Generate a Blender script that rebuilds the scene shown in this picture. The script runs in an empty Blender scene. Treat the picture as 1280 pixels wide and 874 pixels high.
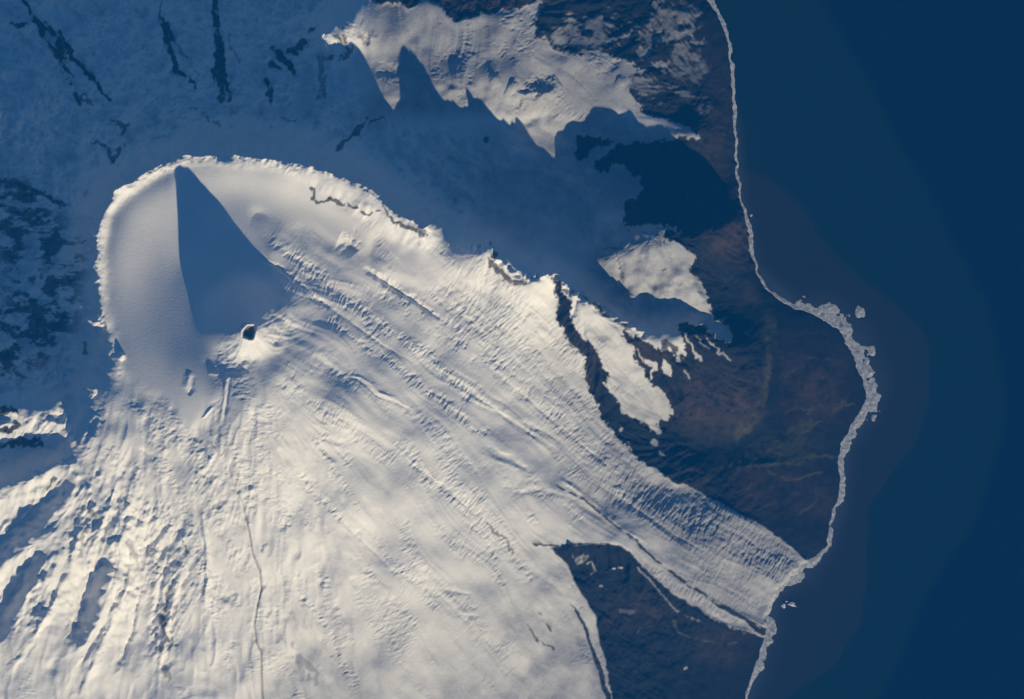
import bpy, math
import numpy as np
R = math.radians
SC = bpy.context.scene
# ------------------------------------------------------------------ camera, world, sun, exposure
# 1 unit = about 1 km = 100 map units.  Map: x to the right, y down; centre of the frame (640,437)
CX, CY, U = 640.0, 437.0, 100.0
CAM_H = 350.0
cd = bpy.data.cameras.new("camera"); cam = bpy.data.objects.new("camera", cd)
SC.collection.objects.link(cam); SC.camera = cam
cam.location = (0, 0, CAM_H); cd.sensor_width = 36.0
cd.lens = 36.0 * CAM_H / 12.8
cd.clip_start = 1.0; cd.clip_end = 6000.0

SUN_EL = 20.0
SX, SY = 0.38, -0.925                      # direction towards the sun on the ground (world x, y)
az = math.atan2(SX, SY)                    # clockwise from +Y
w = bpy.data.worlds.new("World"); SC.world = w; w.use_nodes = True
nt = w.node_tree; bg = nt.nodes["Background"]
sky = nt.nodes.new("ShaderNodeTexSky"); sky.sky_type = 'NISHITA'; sky.sun_disc = False
sky.sun_elevation = R(SUN_EL); sky.sun_rotation = az
sky.altitude = 2500; sky.air_density = 1.0; sky.dust_density = 0.0; sky.ozone_density = 3.0
nt.links.new(sky.outputs[0], bg.inputs[0]); bg.inputs[1].default_value = 0.05
sd = bpy.data.lights.new("sun", 'SUN'); sun = bpy.data.objects.new("sun", sd)
SC.collection.objects.link(sun)
sd.energy = 5.0; sd.angle = R(0.5); sd.color = (1.0, 0.85, 0.585)
from mathutils import Vector
sv = Vector((SX*math.cos(R(SUN_EL)), SY*math.cos(R(SUN_EL)), math.sin(R(SUN_EL)))).normalized()
sun.rotation_euler = sv.to_track_quat('Z', 'Y').to_euler(); sun.location = sv*40
vs = SC.view_settings
vs.view_transform = 'Standard'; vs.look = 'None'; vs.gamma = 1.0; vs.exposure = 0.28; vs.use_curve_mapping = False
SC.cycles.max_bounces = 4; SC.cycles.diffuse_bounces = 2; SC.cycles.volume_bounces = 0

# ------------------------------------------------------------------ numeric helpers
rng = np.random.default_rng(18)
X0, X1, Y0, Y1 = -140, 1130, -110, 950      # fine grid, one vertex per map unit
NX, NY = X1-X0+1, Y1-Y0+1
gx = np.arange(X0, X1+1, dtype=np.float32); gy = np.arange(Y0, Y1+1, dtype=np.float32)
GX, GY = np.meshgrid(gx, gy)

def blur(a, s):
    if s <= 0: return a
    n = int(3*s)+1; k = np.exp(-0.5*(np.arange(-n, n+1)/s)**2); k = (k/k.sum()).astype(np.float32)
    for ax in (0, 1):
        p = [(0, 0), (0, 0)]; p[ax] = (n, n); b = np.pad(a, p, mode='edge'); o = np.zeros_like(a)
        for i, kv in enumerate(k):
            sl = [slice(None)]*2; sl[ax] = slice(i, i+a.shape[ax]); o += kv*b[tuple(sl)]
        a = o
    return a

def samp(a, x, y):                          # bilinear, in array indices
    x = np.clip(x, 0, a.shape[1]-1.001); y = np.clip(y, 0, a.shape[0]-1.001)
    xi = x.astype(np.int32); yi = y.astype(np.int32); fx = x-xi; fy = y-yi
    f = a.ravel(); k = yi*a.shape[1]+xi; W = a.shape[1]
    return (f[k]*(1-fx)+f[k+1]*fx)*(1-fy)+(f[k+W]*(1-fx)+f[k+W+1]*fx)*fy

def noise(cell, x=None, y=None, seed=None):
    """smooth value noise, about N(0,1), one lattice value per `cell` map units"""
    if x is None: x, y = GX, GY
    r = rng if seed is None else np.random.default_rng(seed)
    nx = int((X1-X0)/cell)+8; ny = int((Y1-Y0)/cell)+8
    g = r.standard_normal((ny, nx)).astype(np.float32)
    u = (x-X0)/cell+3; v = (y-Y0)/cell+3
    ui = np.floor(u); vi = np.floor(v); fu = u-ui; fv = v-vi
    fu = fu*fu*(3-2*fu); fv = fv*fv*(3-2*fv)
    return samp(g, ui+fu, vi+fv)*1.3

def fbm(cell, octv=4, gain=0.55, x=None, y=None):
    o = 0; a = 1; s = 0
    for i in range(octv):
        o = o+a*noise(cell, x, y); s += a*a; a *= gain; cell /= 2.03
    return o/math.sqrt(s)

def sm(a, b, v):
    t = np.clip((v-a)/(b-a), 0, 1); return t*t*(3-2*t)

def seg_dist(px, py, pts):
    """distance to a polyline, and value (3rd entry) interpolated along it"""
    best = np.full(px.shape, 1e9, np.float32); val = np.zeros(px.shape, np.float32)
    for a, b in zip(pts[:-1], pts[1:]):
        dx, dy = b[0]-a[0], b[1]-a[1]; L = dx*dx+dy*dy+1e-9
        t = np.clip(((px-a[0])*dx+(py-a[1])*dy)/L, 0, 1)
        d = (px-a[0]-t*dx)**2+(py-a[1]-t*dy)**2
        m = d < best; best = np.where(m, d, best)
        if len(a) > 2: val = np.where(m, a[2]+(b[2]-a[2])*t, val)
    return np.sqrt(best), val

def local(pts, pad, ax, ay):
    xs = [p[0] for p in pts]; ys = [p[1] for p in pts]
    i0 = max(0, int(min(xs)-pad-X0)); i1 = min(NX, int(max(xs)+pad-X0)+2)
    j0 = max(0, int(min(ys)-pad-Y0)); j1 = min(NY, int(max(ys)+pad-Y0)+2)
    s = (slice(j0, j1), slice(i0, i1)); return s, ax[s], ay[s]

def inside(px, py, poly):
    c = np.zeros(px.shape, bool); n = len(poly)
    for i in range(n):
        xa, ya = poly[i][:2]; xb, yb = poly[(i+1) % n][:2]
        if ya == yb: continue
        m = ((ya > py) != (yb > py)) & (px < (xb-xa)*(py-ya)/(yb-ya)+xa); c ^= m
    return c

# ------------------------------------------------------------------ the coast
COAST = [(640,-1400),(760,-300),(800,-180),(835,-110),(862,-45),(881,-2),(894,14),(905,36),(911,55),(915,85),(916,120),(917,150),
 (919,185),(920,215),(924,250),(931,268),(934,290),(939,318),(944,337),(957,360),(972,374),(992,384),(1014,391),
 (1033,401),(1050,412),(1061,430),(1069,455),(1078,472),(1083,490),(1081,507),(1075,517),(1061,535),(1054,550),
 (1050,565),(1048,582),(1052,600),(1049,622),(1043,634),(1039,647),(1036,665),(1034,682),(1023,692),(1010,702),
 (1001,709),(990,721),(973,738),(964,755),(957,770),(960,779),(956,797),(950,818),(943,838),(939,850),(930,880),
 (912,930),(880,1010),(860,1150),(700,1500),(300,1800),(-300,1800),(-900,1500),(-1300,900),(-1400,300),(-1300,-300),(-900,-900),(-300,-1400)]
# ------------------------------------------------------------------ elevations: lines of known height (x, y, z)
EL = [
 # caldera rim, from the west shoulder round to the eastern ridge
 [(172,492,192),(150,455,190),(136,412,187),(126,380,186),(128,345,186),(123,310,187),(130,268,188),(150,241,189),(177,221,188),(206,205,187),(235,197,186)],
 [(235,197,186),(300,195,194),(350,203,199),(392,209,204),(430,222,206),(466,240,207),(490,262,207),(520,279,206),(536,289,205)],
 [(536,289,205),(545,303,180),(566,311,174),(590,309,184),(602,307,192),(614,305,202),(622,325,190),(650,345,179),(672,348,182),(689,343,184),(700,358,176),(720,368,164)],
 [(720,368,164),(750,384,152),(770,395,133),(786,403,120),(805,418,109),(840,429,103),(862,409,98),(885,420,72),(908,432,55),(940,440,32)],
 # outer foot of the rim
 [(92,500,118),(96,455,105),(95,410,100),(88,375,108),(92,340,100),(96,300,100),(100,262,104),(122,225,115),(150,195,124),(200,170,130),(260,160,130),(330,165,130),(400,175,130),(455,195,122),(500,225,115),(540,255,112),(580,275,110),(640,300,105),(700,325,100),(745,365,112),(768,383,105)],
 # far side, falling to the north-west
 [(60,420,76),(55,340,68),(60,250,72),(90,190,82),(200,110,98),(320,100,98),(390,100,96)],
 [(0,420,52),(0,300,44),(0,200,45),(60,110,60),(200,40,74),(320,30,78),(380,20,66)],
 [(-140,450,25),(-140,200,22),(-100,0,25),(0,0,38),(200,-60,45),(350,-60,50),(450,-80,52)],
 # high snow plateau in the north
 [(404,62,118),(415,48,124),(428,36,122),(440,14,104),(470,8,99),(520,5,101),(560,15,98),(620,15,96),(668,12,88)],
 [(440,75,106),(475,60,108),(505,52,102),(560,60,99),(620,50,95),(660,50,88)],
 [(455,105,109),(478,128,111),(510,120,103),(560,112,100),(590,128,97),(640,118,88),(690,100,69)],
 [(668,150,50),(692,180,42),(702,206,42)],[(495,175,96),(560,170,88),(620,165,76),(680,155,54)],
 [(520,-40,85),(620,-40,80),(680,-40,66),(740,-60,50),(800,-80,30)],
 # valley glacier falling to the east
 [(520,215,88),(560,225,82),(620,220,68),(680,215,46),(740,215,38),(800,215,30),(860,215,22)],
 [(620,275,78),(660,290,70),(700,290,64),(735,300,62)],
 [(700,60,66),(740,80,64),(770,110,56),(800,130,42),(836,148,27),(856,158,28),(870,166,36)],
 [(720,20,55),(780,40,42),(830,60,30),(870,90,14)],
 [(780,170,42),(830,180,36),(870,200,24),(900,230,14)],
 [(740,260,55),(790,250,38),(850,250,24)],
 # snow peak in the east
 [(748,320,98),(764,310,102),(778,298,103),(800,282,109),(820,283,108),(848,288,105),(870,298,94),(895,285,84),(915,279,78),(928,300,45)],
 [(741,332,95),(748,347,98),(756,366,97)],
 [(765,330,101),(790,325,106),(820,325,106),(850,330,94),(872,355,80)],
 [(775,365,88),(800,360,92),(830,355,92),(850,362,84),(876,375,72)],
 [(800,392,76),(825,402,80),(850,392,72),(880,395,52)],
 [(895,350,40),(900,380,30),(925,400,18),(940,360,12),(905,320,52)],
 [(780,275,72),(800,268,78),(850,272,66),(890,265,48)],
 # hanging glacier and its rock flank
 [(742,405,140),(765,440,112),(790,480,82),(820,510,54),(836,530,36)],
 [(712,385,156),(722,415,142),(742,450,120),(760,490,96),(785,525,70),(820,560,44),(860,585,34)],
 [(692,362,158),(697,395,138),(712,430,122),(730,475,98),(755,525,78),(785,565,62),(830,600,46),(880,622,32),(950,660,20),(998,692,11)],
 # brown hill, crescent hollow, moraine arcs, plain
 [(860,450,72),(880,470,60),(900,480,50),(925,490,38),(950,490,24)],
 [(850,500,54),(880,520,40),(920,520,30),(945,525,18)],
 [(845,550,32),(875,562,17),(910,562,11),(940,550,8),(960,520,7),(968,480,8),(965,440,10)],
 [(850,574,34),(880,582,23),(915,585,17),(955,578,11),(1000,577,8),(1040,570,4)],
 [(990,430,7),(1010,480,6),(1000,530,6),(1040,450,4),(1050,520,4)],
 [(930,620,18),(980,620,11),(1020,620,6)],
 # caldera floor
 [(165,270,182),(190,300,181),(215,330,182),(235,300,188),(262,250,185),(300,235,185),(340,240,188)],
 [(150,350,184),(170,400,189),(195,435,202),(222,455,214),(238,430,211),(222,385,199),(190,360,190)],
 [(268,300,192),(300,315,193),(335,338,200),(358,356,206)],[(236,225,183),(240,240,184),(250,270,188)],[(285,360,204),(260,375,202),(320,365,205)],
 # sunlit rib inside the rim
 [(300,262,188),(325,278,190),(360,298,189),(400,312,186),(430,325,184),(455,338,178)],
 [(320,256,186),(350,272,185),(380,286,183),(425,305,179),(450,318,177)],
 [(380,240,186),(430,262,184),(480,290,183),(515,310,179)],
 [(342,316,198),(380,338,191),(420,355,184),(470,375,174),(520,400,168)],
 [(480,330,182),(540,345,172),(600,360,163),(650,385,157),(670,410,146)],
 # main glacier
 [(354,390,222),(366,378,211),(380,400,210),(420,440,204),(480,490,188),(550,545,162),(620,595,137),(680,640,112),(740,665,92),(800,705,68),(860,752,40),(910,775,22),(950,792,8)],
 [(540,440,164),(600,490,142),(660,540,119),(720,590,95),(780,635,74),(850,690,48),(910,735,26),(955,768,11)],
 [(590,420,152),(650,470,128),(700,530,106),(760,590,80),(830,640,56),(900,680,34),(950,710,20),(985,722,12)],
 # southern slopes
 [(355,470,238),(400,540,212),(450,610,184),(510,680,152),(580,750,118),(640,830,78),(680,920,45)],
 [(325,500,244),(335,580,214),(345,660,174),(350,740,134),(360,830,88),(370,930,60)],
 [(270,490,231),(257,560,209),(250,640,172),(240,720,132),(230,800,90),(220,900,60)],
 [(215,480,211),(190,530,197),(180,590,174),(170,650,147),(165,720,110),(160,800,72),(150,900,46)],
 [(650,660,113),(690,676,100),(740,678,90),(765,676,86)],
 [(690,690,92),(730,700,72),(790,720,58),(850,765,32),(900,790,18),(935,812,7)],
 [(700,740,78),(740,790,48),(765,850,32),(780,920,20)],
 [(820,830,22),(870,850,12),(900,900,6)],
 # western shoulder and the ribs with their shaded lee sides
 [(172,492,192),(130,490,180),(95,498,164),(60,508,146),(25,517,128),(0,522,118),(-60,535,80),(-140,560,45)],
 [(130,520,182),(110,545,172),(100,560,166),(80,577,152),(55,590,138),(25,603,118),(0,616,100),(-60,640,60)],
 [(60,535,138),(92,545,152)],
 [(75,555,124),(45,560,105),(15,573,84),(-20,590,62)],
 [(110,590,162),(98,605,156),(82,632,138),(60,660,118),(30,688,98),(0,712,76),(-50,750,40)],
 [(80,612,126),(55,625,106),(30,655,84),(5,680,64)],
 [(66,688,112),(52,702,100),(44,730,86),(28,760,70),(5,795,50),(-20,830,30)],
 [(42,708,76),(30,728,60),(16,755,46),(0,785,36)],
 [(160,665,150),(147,686,146),(138,712,130),(128,745,112),(112,782,92),(104,806,80)],
 [(134,702,112),(121,722,93),(111,752,76),(101,786,66)],
 [(100,640,138),(95,700,110),(80,760,82),(60,830,54),(50,920,25)],
 # off the frame
 [(-400,-400,5),(0,-500,8),(400,-400,15),(-600,200,5),(-500,800,3)],[(-200,1000,3),(200,1250,3),(600,1200,5)],
 [(-1000,0,-20),(-900,900,-20),(0,1600,-20),(-500,-1000,-20),(300,-1200,-20),(600,1400,-20),(1300,500,-8),(1300,0,-8),(1200,900,-8)],
]
def densify(line, step=14.0):
    out = []
    for a, b in zip(line[:-1], line[1:]):
        L_ = math.hypot(b[0]-a[0], b[1]-a[1])
        n = max(1, int(L_/step)) if L_ < 260 else 1
        for i in range(n): out.append([a[k]+(b[k]-a[k])*i/n for k in range(3)])
    out.append(list(line[-1])); return out
P = np.array([p for l in EL for p in densify(l)], float)
P = P[np.unique(np.round(P[:, :2]/4).astype(int), axis=0, return_index=True)[1]]
n = len(P)
D = np.sqrt(((P[:, None, :2]-P[None, :, :2])**2).sum(2)+9.0)
A = np.zeros((n+3, n+3)); A[:n, :n] = D; A[:n, :n] -= np.eye(n)*1.5
Q = np.c_[np.ones(n), P[:, :2]/100]; A[:n, n:] = Q; A[n:, :n] = Q.T
sol = np.linalg.solve(A, np.r_[P[:, 2], 0, 0, 0]).astype(np.float32)
Pf = P[:, :2].astype(np.float32)
def rbf(x, y):
    o = np.zeros(x.shape, np.float32).ravel(); xf = x.ravel(); yf = y.ravel()
    for s in range(0, len(xf), 20000):
        xs = xf[s:s+20000, None]; ys = yf[s:s+20000, None]
        d = np.sqrt((xs-Pf[None, :, 0])**2+(ys-Pf[None, :, 1])**2+9.0)
        o[s:s+20000] = d@sol[:n]+sol[n]+sol[n+1]*xs[:, 0]/100+sol[n+2]*ys[:, 0]/100
    return o.reshape(x.shape)
LS = 3.0
lx = np.arange(X0-6, X1+10, LS, dtype=np.float32); ly = np.arange(Y0-6, Y1+10, LS, dtype=np.float32)
LX, LY = np.meshgrid(lx, ly); LZ = rbf(LX, LY)
# gentle wobble of the sampling position keeps ridge lines from running dead straight
BOWL = [(176,486),(156,455),(143,412),(134,380),(134,345),(131,310),(138,268),(156,247),(180,231),(207,215),(235,208),(270,208),(350,214),(395,235),(470,290),(455,318),(400,290),(345,270),(318,262),(325,290),(345,345),(300,400),(262,450),(262,520),(235,540),(215,500)]
bowl = blur(inside(GX, GY, BOWL).astype(np.float32), 4)
sb = samp(LZ, (GX-lx[0])/LS, (GY-ly[0])/LS); sgy, sgx = np.gradient(blur(sb, 3))
wob = (.25+.75*sm(.5, .95, np.hypot(sgx, sgy)))*(1-.85*blur(bowl,9))
wx = (noise(22)*1.8+noise(9)*0.9+noise(4.5)*0.5)*wob; wy = (noise(22)*1.8+noise(9)*0.9+noise(4.5)*0.5)*wob
H = samp(LZ, (GX+wx-lx[0])/LS, (GY+wy-ly[0])/LS)
H = blur(H, 1.0)
wl_ = bowl*sm(235, 205, GX)
H = H*(1-bowl)+blur(H, 12)*bowl
H = H*(1-wl_)+blur(H, 20)*wl_
H = H*.5+blur(H, 3.5)*.5

# young cone with its crater
r = np.hypot(GX-312+wx*.4, (GY-414+wy*.4))
cone = 276-1.12*np.sqrt(r*r+30)
k = 5.0
H = np.where(GY < 560, k*np.logaddexp(H/k, np.where(r < 190, cone, -200)/k), H).astype(np.float32)
WXn, WYn = wx, wy

# ------------------------------------------------------------------ flow direction of the ice
FL = [(350,320,38),(450,370,36),(550,350,40),(650,430,50),(700,500,48),(600,500,36),(800,620,32),(900,700,32),(740,480,60),
 (500,560,42),(400,500,45),(450,650,50),(600,650,42),(650,780,60),(740,830,70),(400,800,65),(330,700,88),(330,600,80),
 (250,600,85),(200,750,95),(100,800,110),(100,600,125),(50,650,130),(200,520,100),(850,760,33),(780,450,55),(820,340,75),
 (620,60,100),(690,90,20),(650,250,10),(800,200,10),(300,100,270),(100,100,230),(960,740,30),(780,60,140),(850,50,140),(40,300,190),(40,420,200),
 (190,300,90),(470,60,90),(290,520,110),(370,440,20),(320,450,80)]
cxs = 0; cys = 0
for fx, fy, a in FL:
    wt = 1.0/((LX-fx)**2+(LY-fy)**2+300)**1.3
    cxs = cxs+wt*math.cos(R(a)); cys = cys+wt*math.sin(R(a))
ln = np.hypot(cxs, cys); cxs = (cxs/ln).astype(np.float32); cys = (cys/ln).astype(np.float32)
ix, iy = (GX-lx[0])/LS, (GY-ly[0])/LS
FX, FY = samp(cxs, ix, iy), samp(cys, ix, iy)
tw = noise(60)*0.12+noise(20)*0.10                      # let the direction wander
FX, FY = FX*np.cos(tw)-FY*np.sin(tw), FX*np.sin(tw)+FY*np.cos(tw)
def lic(src, vx, vy, step, nst):
    acc = src.copy()
    for sg in (1, -1):
        px = GX-X0; py = GY-Y0
        for i in range(nst):
            qx = np.clip(px+.5, 0, NX-1).astype(np.int32); qy = np.clip(py+.5, 0, NY-1).astype(np.int32); kk = qy*NX+qx
            px = px+sg*step*vx.ravel()[kk]; py = py+sg*step*vy.ravel()[kk]
            acc += samp(src, px, py)
    acc -= acc.mean(); return acc/acc.std()
white = lambda s: blur(rng.standard_normal((NY, NX)).astype(np.float32), s)
crev_f = lic(white(0.7), -FY, FX, 1.0, 3)
crev_m = lic(white(1.25), -FY, FX, 1.5, 3)
flow_m = lic(white(2.2), FX, FY, 4.0, 9)
flow_s = lic(noise(9), FX, FY, 3.0, 4)
flow_r = lic(white(1.6), FX, FY, 4.0, 16)
flow_c = lic(noise(16), FX, FY, 7.0, 8)
flow_b = lic(noise(34), FX, FY, 9.0, 6)
Hs = blur(H, 5); gyy, gxx = np.gradient(Hs); gm = np.hypot(gxx, gyy)+1e-6
gully = lic(white(1.2), gxx/gm, gyy/gm, 1.5, 7)
gully_b = lic(white(3.0), gxx/gm, gyy/gm, 3.0, 7)

# ------------------------------------------------------------------ bare rock and land
wq = 1-.7*sm(650,720,GX)*sm(540,620,GY)
WX = GX+(noise(14)*1.4+noise(6)*1.1+noise(3)*0.7)*wq; WY = GY+(noise(14)*1.4+noise(6)*1.1+noise(3)*0.7)*wq
rock = np.zeros_like(H)
def poly_rock(poly, soft=1.0, amt=1.0):
    global rock
    s, px, py = local(poly, 12, WX, WY)
    m = blur(inside(px, py, poly).astype(np.float32), soft)*amt
    rock[s] = np.maximum(rock[s], m)
def line_rock(pts, amt=1.0, soft=1.3, tex=0.0):
    """pts (x, y, half width)"""
    global rock
    s, px, py = local(pts, 14, WX, WY)
    d, v = seg_dist(px, py, pts); m = 1-sm(v-soft*.6, v+soft*.6, d)
    if tex: m = m*sm(-0.8, 0.3, gully[s]*.7+NZ[s]*.9+1.0-tex)
    rock[s] = np.maximum(rock[s], m*amt)
NZ = fbm(12, 4, 0.6)
NZ2 = fbm(26, 4, 0.6)
EAST = [(690,-109),(680,-40),(678,5),(672,18),(668,50),(690,62),(720,72),(745,66),(770,72),(792,78),(800,92),(784,98),(787,108),(790,124),(803,132),
 (800,140),(845,155),(868,162),(876,173),(842,174),(800,180),(760,176),(738,170),(722,172),(717,186),(722,202),(734,194),(750,184),(766,182),(762,190),
 (748,198),(742,206),(748,214),(758,216),(764,206),(774,205),(782,216),(797,220),(802,234),(798,248),(786,254),(780,266),(779,292),(788,283),(800,279),(815,281),
 (846,284),(846,290),(826,287),(832,299),(846,300),(858,312),(869,325),(861,334),(872,350),(883,372),(886,392),(898,402),(918,424),
 (911,432),(893,416),(878,406),(858,402),(845,408),(853,424),(856,438),(845,446),(832,436),(812,430),(790,420),(776,405),(781,424),(790,432),(791,450),(803,466),(815,480),
 (832,492),(841,510),(833,524),(822,529),(829,546),(800,532),(776,512),(764,488),(750,450),(735,428),(717,408),(713,388),(704,362),(690,348),(689,352),(697,372),
 (697,398),(708,424),(726,442),(735,480),(752,520),(775,552),(800,575),(838,600),(868,612),(902,630),(950,655),(985,680),(1003,694),(1012,702),(1129,702),(1129,-109)]
SOUTH = [(664,680),(682,683),(694,692),(706,702),(712,712),(720,733),(734,752),(744,770),(750,800),(757,830),(763,860),(772,900),(790,949),(1000,949),(990,800),(955,797),
 (940,791),(920,785),(900,777),(880,767),(860,753),(838,740),(820,722),(802,708),(788,690),(776,682),(760,679),(720,682),(700,681),(690,684)]
NORTH = [(470,-109),(462,0),(476,6),(484,2),(500,2),(507,8),(511,13),(520,7),(533,2),(540,4),(547,0),(554,8),(562,20),(568,27),(576,25),(588,20),(600,14),(625,12),(645,12),(668,2),(684,-6),(690,-109)]
poly_rock(EAST); poly_rock(SOUTH); poly_rock(NORTH)
coastal = (rock > 0.5)
rs_ = blur(rock, 2.0); ef = (noise(2.4)*.6+noise(5)*.5+gully*.45)*wq*(1-.6*sm(430, 560, GY)*sm(800, 700, GX))
rock = sm(.28, .72, rs_+ef*.75*4*rs_*(1-rs_)*.5)
line_rock([(688,604,.4),(700,607,1.2),(730,625,1.2),(760,650,1.2),(790,672,1.6),(820,700,1.6),(860,730,2.0),(900,757,2.4),(935,777,3.2),(955,789,5)], .95, tex=.12)
line_rock([(713,755,.5),(722,765,1.6),(732,785,2),(742,815,2.3),(750,838,3),(760,870,3.5),(770,920,3.5)], .95)
line_rock([(672,764,.5),(678,772,1.8),(687,790,1.4)], .8, tex=.4); line_rock([(655,780,.5),(670,795,1.5),(693,811,1.3)], .8, tex=.3)
line_rock([(609,652,1),(620,668,2.2),(640,690,1.5)], .6, tex=.6)
line_rock([(666,678,1),(690,682,2),(720,681,1.2),(760,679,1)], .9)
# rocks along the rim
for l in ([(392,236,1.5),(398,252,2),(412,248,3),(424,254,4),(440,258,2.5),(456,266,3),(472,268,1.5)],[(478,258,1),(487,272,2),(500,282,2),(515,286,3),(534,293,3)],
          [(594,312,1),(602,316,3),(612,325,4),(622,338,4),(640,352,3.5),(655,355,2),(668,350,1)],[(612,304,2),(617,318,3)],
          [(686,346,2.5),(694,356,4),(700,372,5),(706,386,5)],[(728,372,1),(745,385,2.5),(760,396,2),(772,404,3),(784,410,2)],
          [(780,408,2),(792,420,5),(804,432,5),(815,445,3)],[(830,430,4),(840,436,5),(832,440,6)]):
    line_rock(l, .85, tex=.45)
line_rock([(230,199,.5),(246,202,.7),(252,205,.7),(262,201,.6)], .6)
line_rock([(415,40,1),(424,46,3),(430,58,3),(436,68,4),(424,74,2),(405,72,1)], .8, tex=.55)
line_rock([(428,34,1),(432,50,2),(436,64,4)], .8, tex=.2)
line_rock([(454,48,4),(462,44,5),(473,42,2)], .5, tex=.5)
# black ribs on the shaded northern flank
line_rock([(30,0,3),(38,10,3),(44,22,4),(54,34,6),(66,52,8),(76,70,8),(84,84,6),(90,105,2)], .95, tex=.25)
line_rock([(72,40,3),(92,74,3.5),(112,94,2.5),(128,110,2.5),(141,128,1.5)], .95)
line_rock([(12,28,1.5),(24,33,3.5),(38,33,1.5)], .9); line_rock([(97,120,3),(100,134,1.5)], .9); line_rock([(98,118,3),(116,130,1)], .8)
line_rock([(136,145,2),(146,156,4),(160,158,3),(150,170,2)], .8, tex=.6); line_rock([(118,178,1),(135,184,1.5),(142,200,5),(160,178,2)], .8, tex=.6)
line_rock([(202,0,.6),(203,22,1),(206,30,5),(216,58,6),(222,74,4),(222,92,5),(234,98,4),(243,107,1.5)], .95, tex=.12); line_rock([(218,48,1.5),(236,72,1.5),(250,94,1)], .6, tex=.5)
line_rock([(266,-20,3),(268,5,4),(273,40,5),(277,70,5.5),(278,95,6),(286,112,4),(289,124,4)], .95, tex=.1); line_rock([(270,88,4),(276,110,3),(277,124,4)], .9, tex=.3)
line_rock([(283,20,1),(288,60,1.5),(300,80,2)], .5, tex=.6); line_rock([(240,134,1),(262,148,2),(275,160,1)], .6, tex=.7)
line_rock([(395,36,2),(385,52,4),(375,62,5),(360,64,3)], .9, tex=.3); line_rock([(342,62,3),(350,72,5),(362,80,5),(370,92,3),(372,100,1)], .95, tex=.15); line_rock([(338,82,3),(348,88,3)], .9)
line_rock([(334,104,3),(340,112,5),(338,128,3)], .9, tex=.25); line_rock([(400,70,4),(405,90,6),(400,125,3)], .6, tex=.7)
line_rock([(425,188,4),(436,174,2),(448,162,5),(456,152,1)], .8); line_rock([(461,154,1.5),(472,150,2),(482,149,1)], .9); line_rock([(350,147,1),(372,150,1.2)], .6)
line_rock([(604,177,.8),(608,177.5,2),(613,177,.8)], .9)
# broken rock of the western face
s, px, py = local([(0,225),(150,560)], 30, WX, WY)
zone = 1-sm(-8, 26, seg_dist(px, py, [(-60,260),(20,270),(60,330),(50,400),(10,430)])[0]-38)
nb = samp(fbm(16, 6, .72), GX[s]*.8-X0, GY[s]*1.5-Y0)
m = sm(-.1, .7, nb*.9+gully[s]*.2+NZ2[s]*.35+.1)*zone
rock[s] = np.maximum(rock[s], m*.85)
line_rock([(0,228,3),(22,228,3),(40,236,3),(70,250,3),(84,258,2)], .9, tex=.1); line_rock([(60,300,2),(90,304,1.5),(110,300,1)], .7, tex=.2)
line_rock([(0,470,1),(20,466,2.5),(34,474,2)], .8, tex=.2); line_rock([(-60,520,8),(0,512,6),(24,512,3)], .9, tex=.7); line_rock([(108,428,2),(110,444,2.5)], .7); 
line_rock([(0,560,5),(20,556,7),(45,552,6),(55,560,3)], .9, tex=.45); line_rock([(0,538,3),(14,536,5),(26,532,4)], .95, tex=.2); line_rock([(62,612,2),(72,602,3)], .8)
# southern slopes: thin rock ribs
line_rock([(212,735,3),(206,755,3),(205,780,3),(208,800,2),(205,812,3)], .75, tex=.45); line_rock([(222,758,2),(217,775,1.5),(214,808,3)], .6, tex=.4); line_rock([(205,830,4),(212,846,4)], .5, tex=.6)
line_rock([(104,640,3),(112,638,4),(120,645,3)], .6, tex=.6); line_rock([(110,660,2),(104,685,2),(100,700,1)], .5, tex=.5); line_rock([(165,680,4),(172,700,4),(176,718,2)], .35, tex=.7)
line_rock([(236,684,.8),(232,674,1.2),(238,692,1.4)], .7); line_rock([(192,700,1),(198,708,2)], .5)
line_rock([(372,820,6),(385,835,9),(395,850,8)], .35, tex=.75); line_rock([(355,800,5),(372,808,4)], .3, tex=.75)
line_rock([(304,410,.5),(308,406,1.3),(316,406,1.2),(320,411,.7)], .5)
line_rock([(800,292,.5),(814,290,1.5),(826,298,3),(838,302,2)], .9, tex=.1); line_rock([(820,286,1),(844,287,.8)], .5); line_rock([(816,300,.8),(824,304,1.4)], .6); line_rock([(838,324,.6),(840,325,.8)], .7); line_rock([(829,338,1),(832,341,1.5)], .7)
line_rock([(755,314,.5),(765,311,1),(780,314,.6)], .6)

# snow left lying on the land: patches and wind-broken streaks
def snow_patch(poly, soft=.8, amt=1.0):
    s, px, py = local(poly, 10, WX, WY); rock[s] *= 1-amt*blur(inside(px, py, poly).astype(np.float32), soft)
def snow_line(pts, amt=1.0):
    s, px, py = local(pts, 10, WX, WY); d, v = seg_dist(px, py, pts); rock[s] *= 1-amt*(1-sm(v-.6, v+.8, d))
def snow_broken(cx, cy, rx, ry, ang, dens, amt=.8):
    c, q = math.cos(R(ang)), math.sin(R(ang)); dx, dy = GX-cx, GY-cy
    e = np.hypot((dx*c+dy*q)/rx, (-dx*q+dy*c)/ry); f = 1-sm(.35, 1.15, e)
    m = sm(-.1, 1.5, crev_f*.35+crev_m*.45+NZ*.45+f*2.2-1.1+dens)*sm(1.3, 1.0, e)
    rock[...] = rock*(1-m*amt)
snow_broken(735,42,60,28,-12,.3,.6); snow_broken(830,30,50,24,-35,.0,.5); snow_broken(800,110,60,26,10,-.45,.5); snow_broken(860,80,40,50,0,-.6,.45); snow_broken(850,44,34,7,-20,.2,.7); snow_broken(804,66,16,10,-20,.3,.6); snow_broken(826,83,14,9,0,.3,.7)
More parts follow.
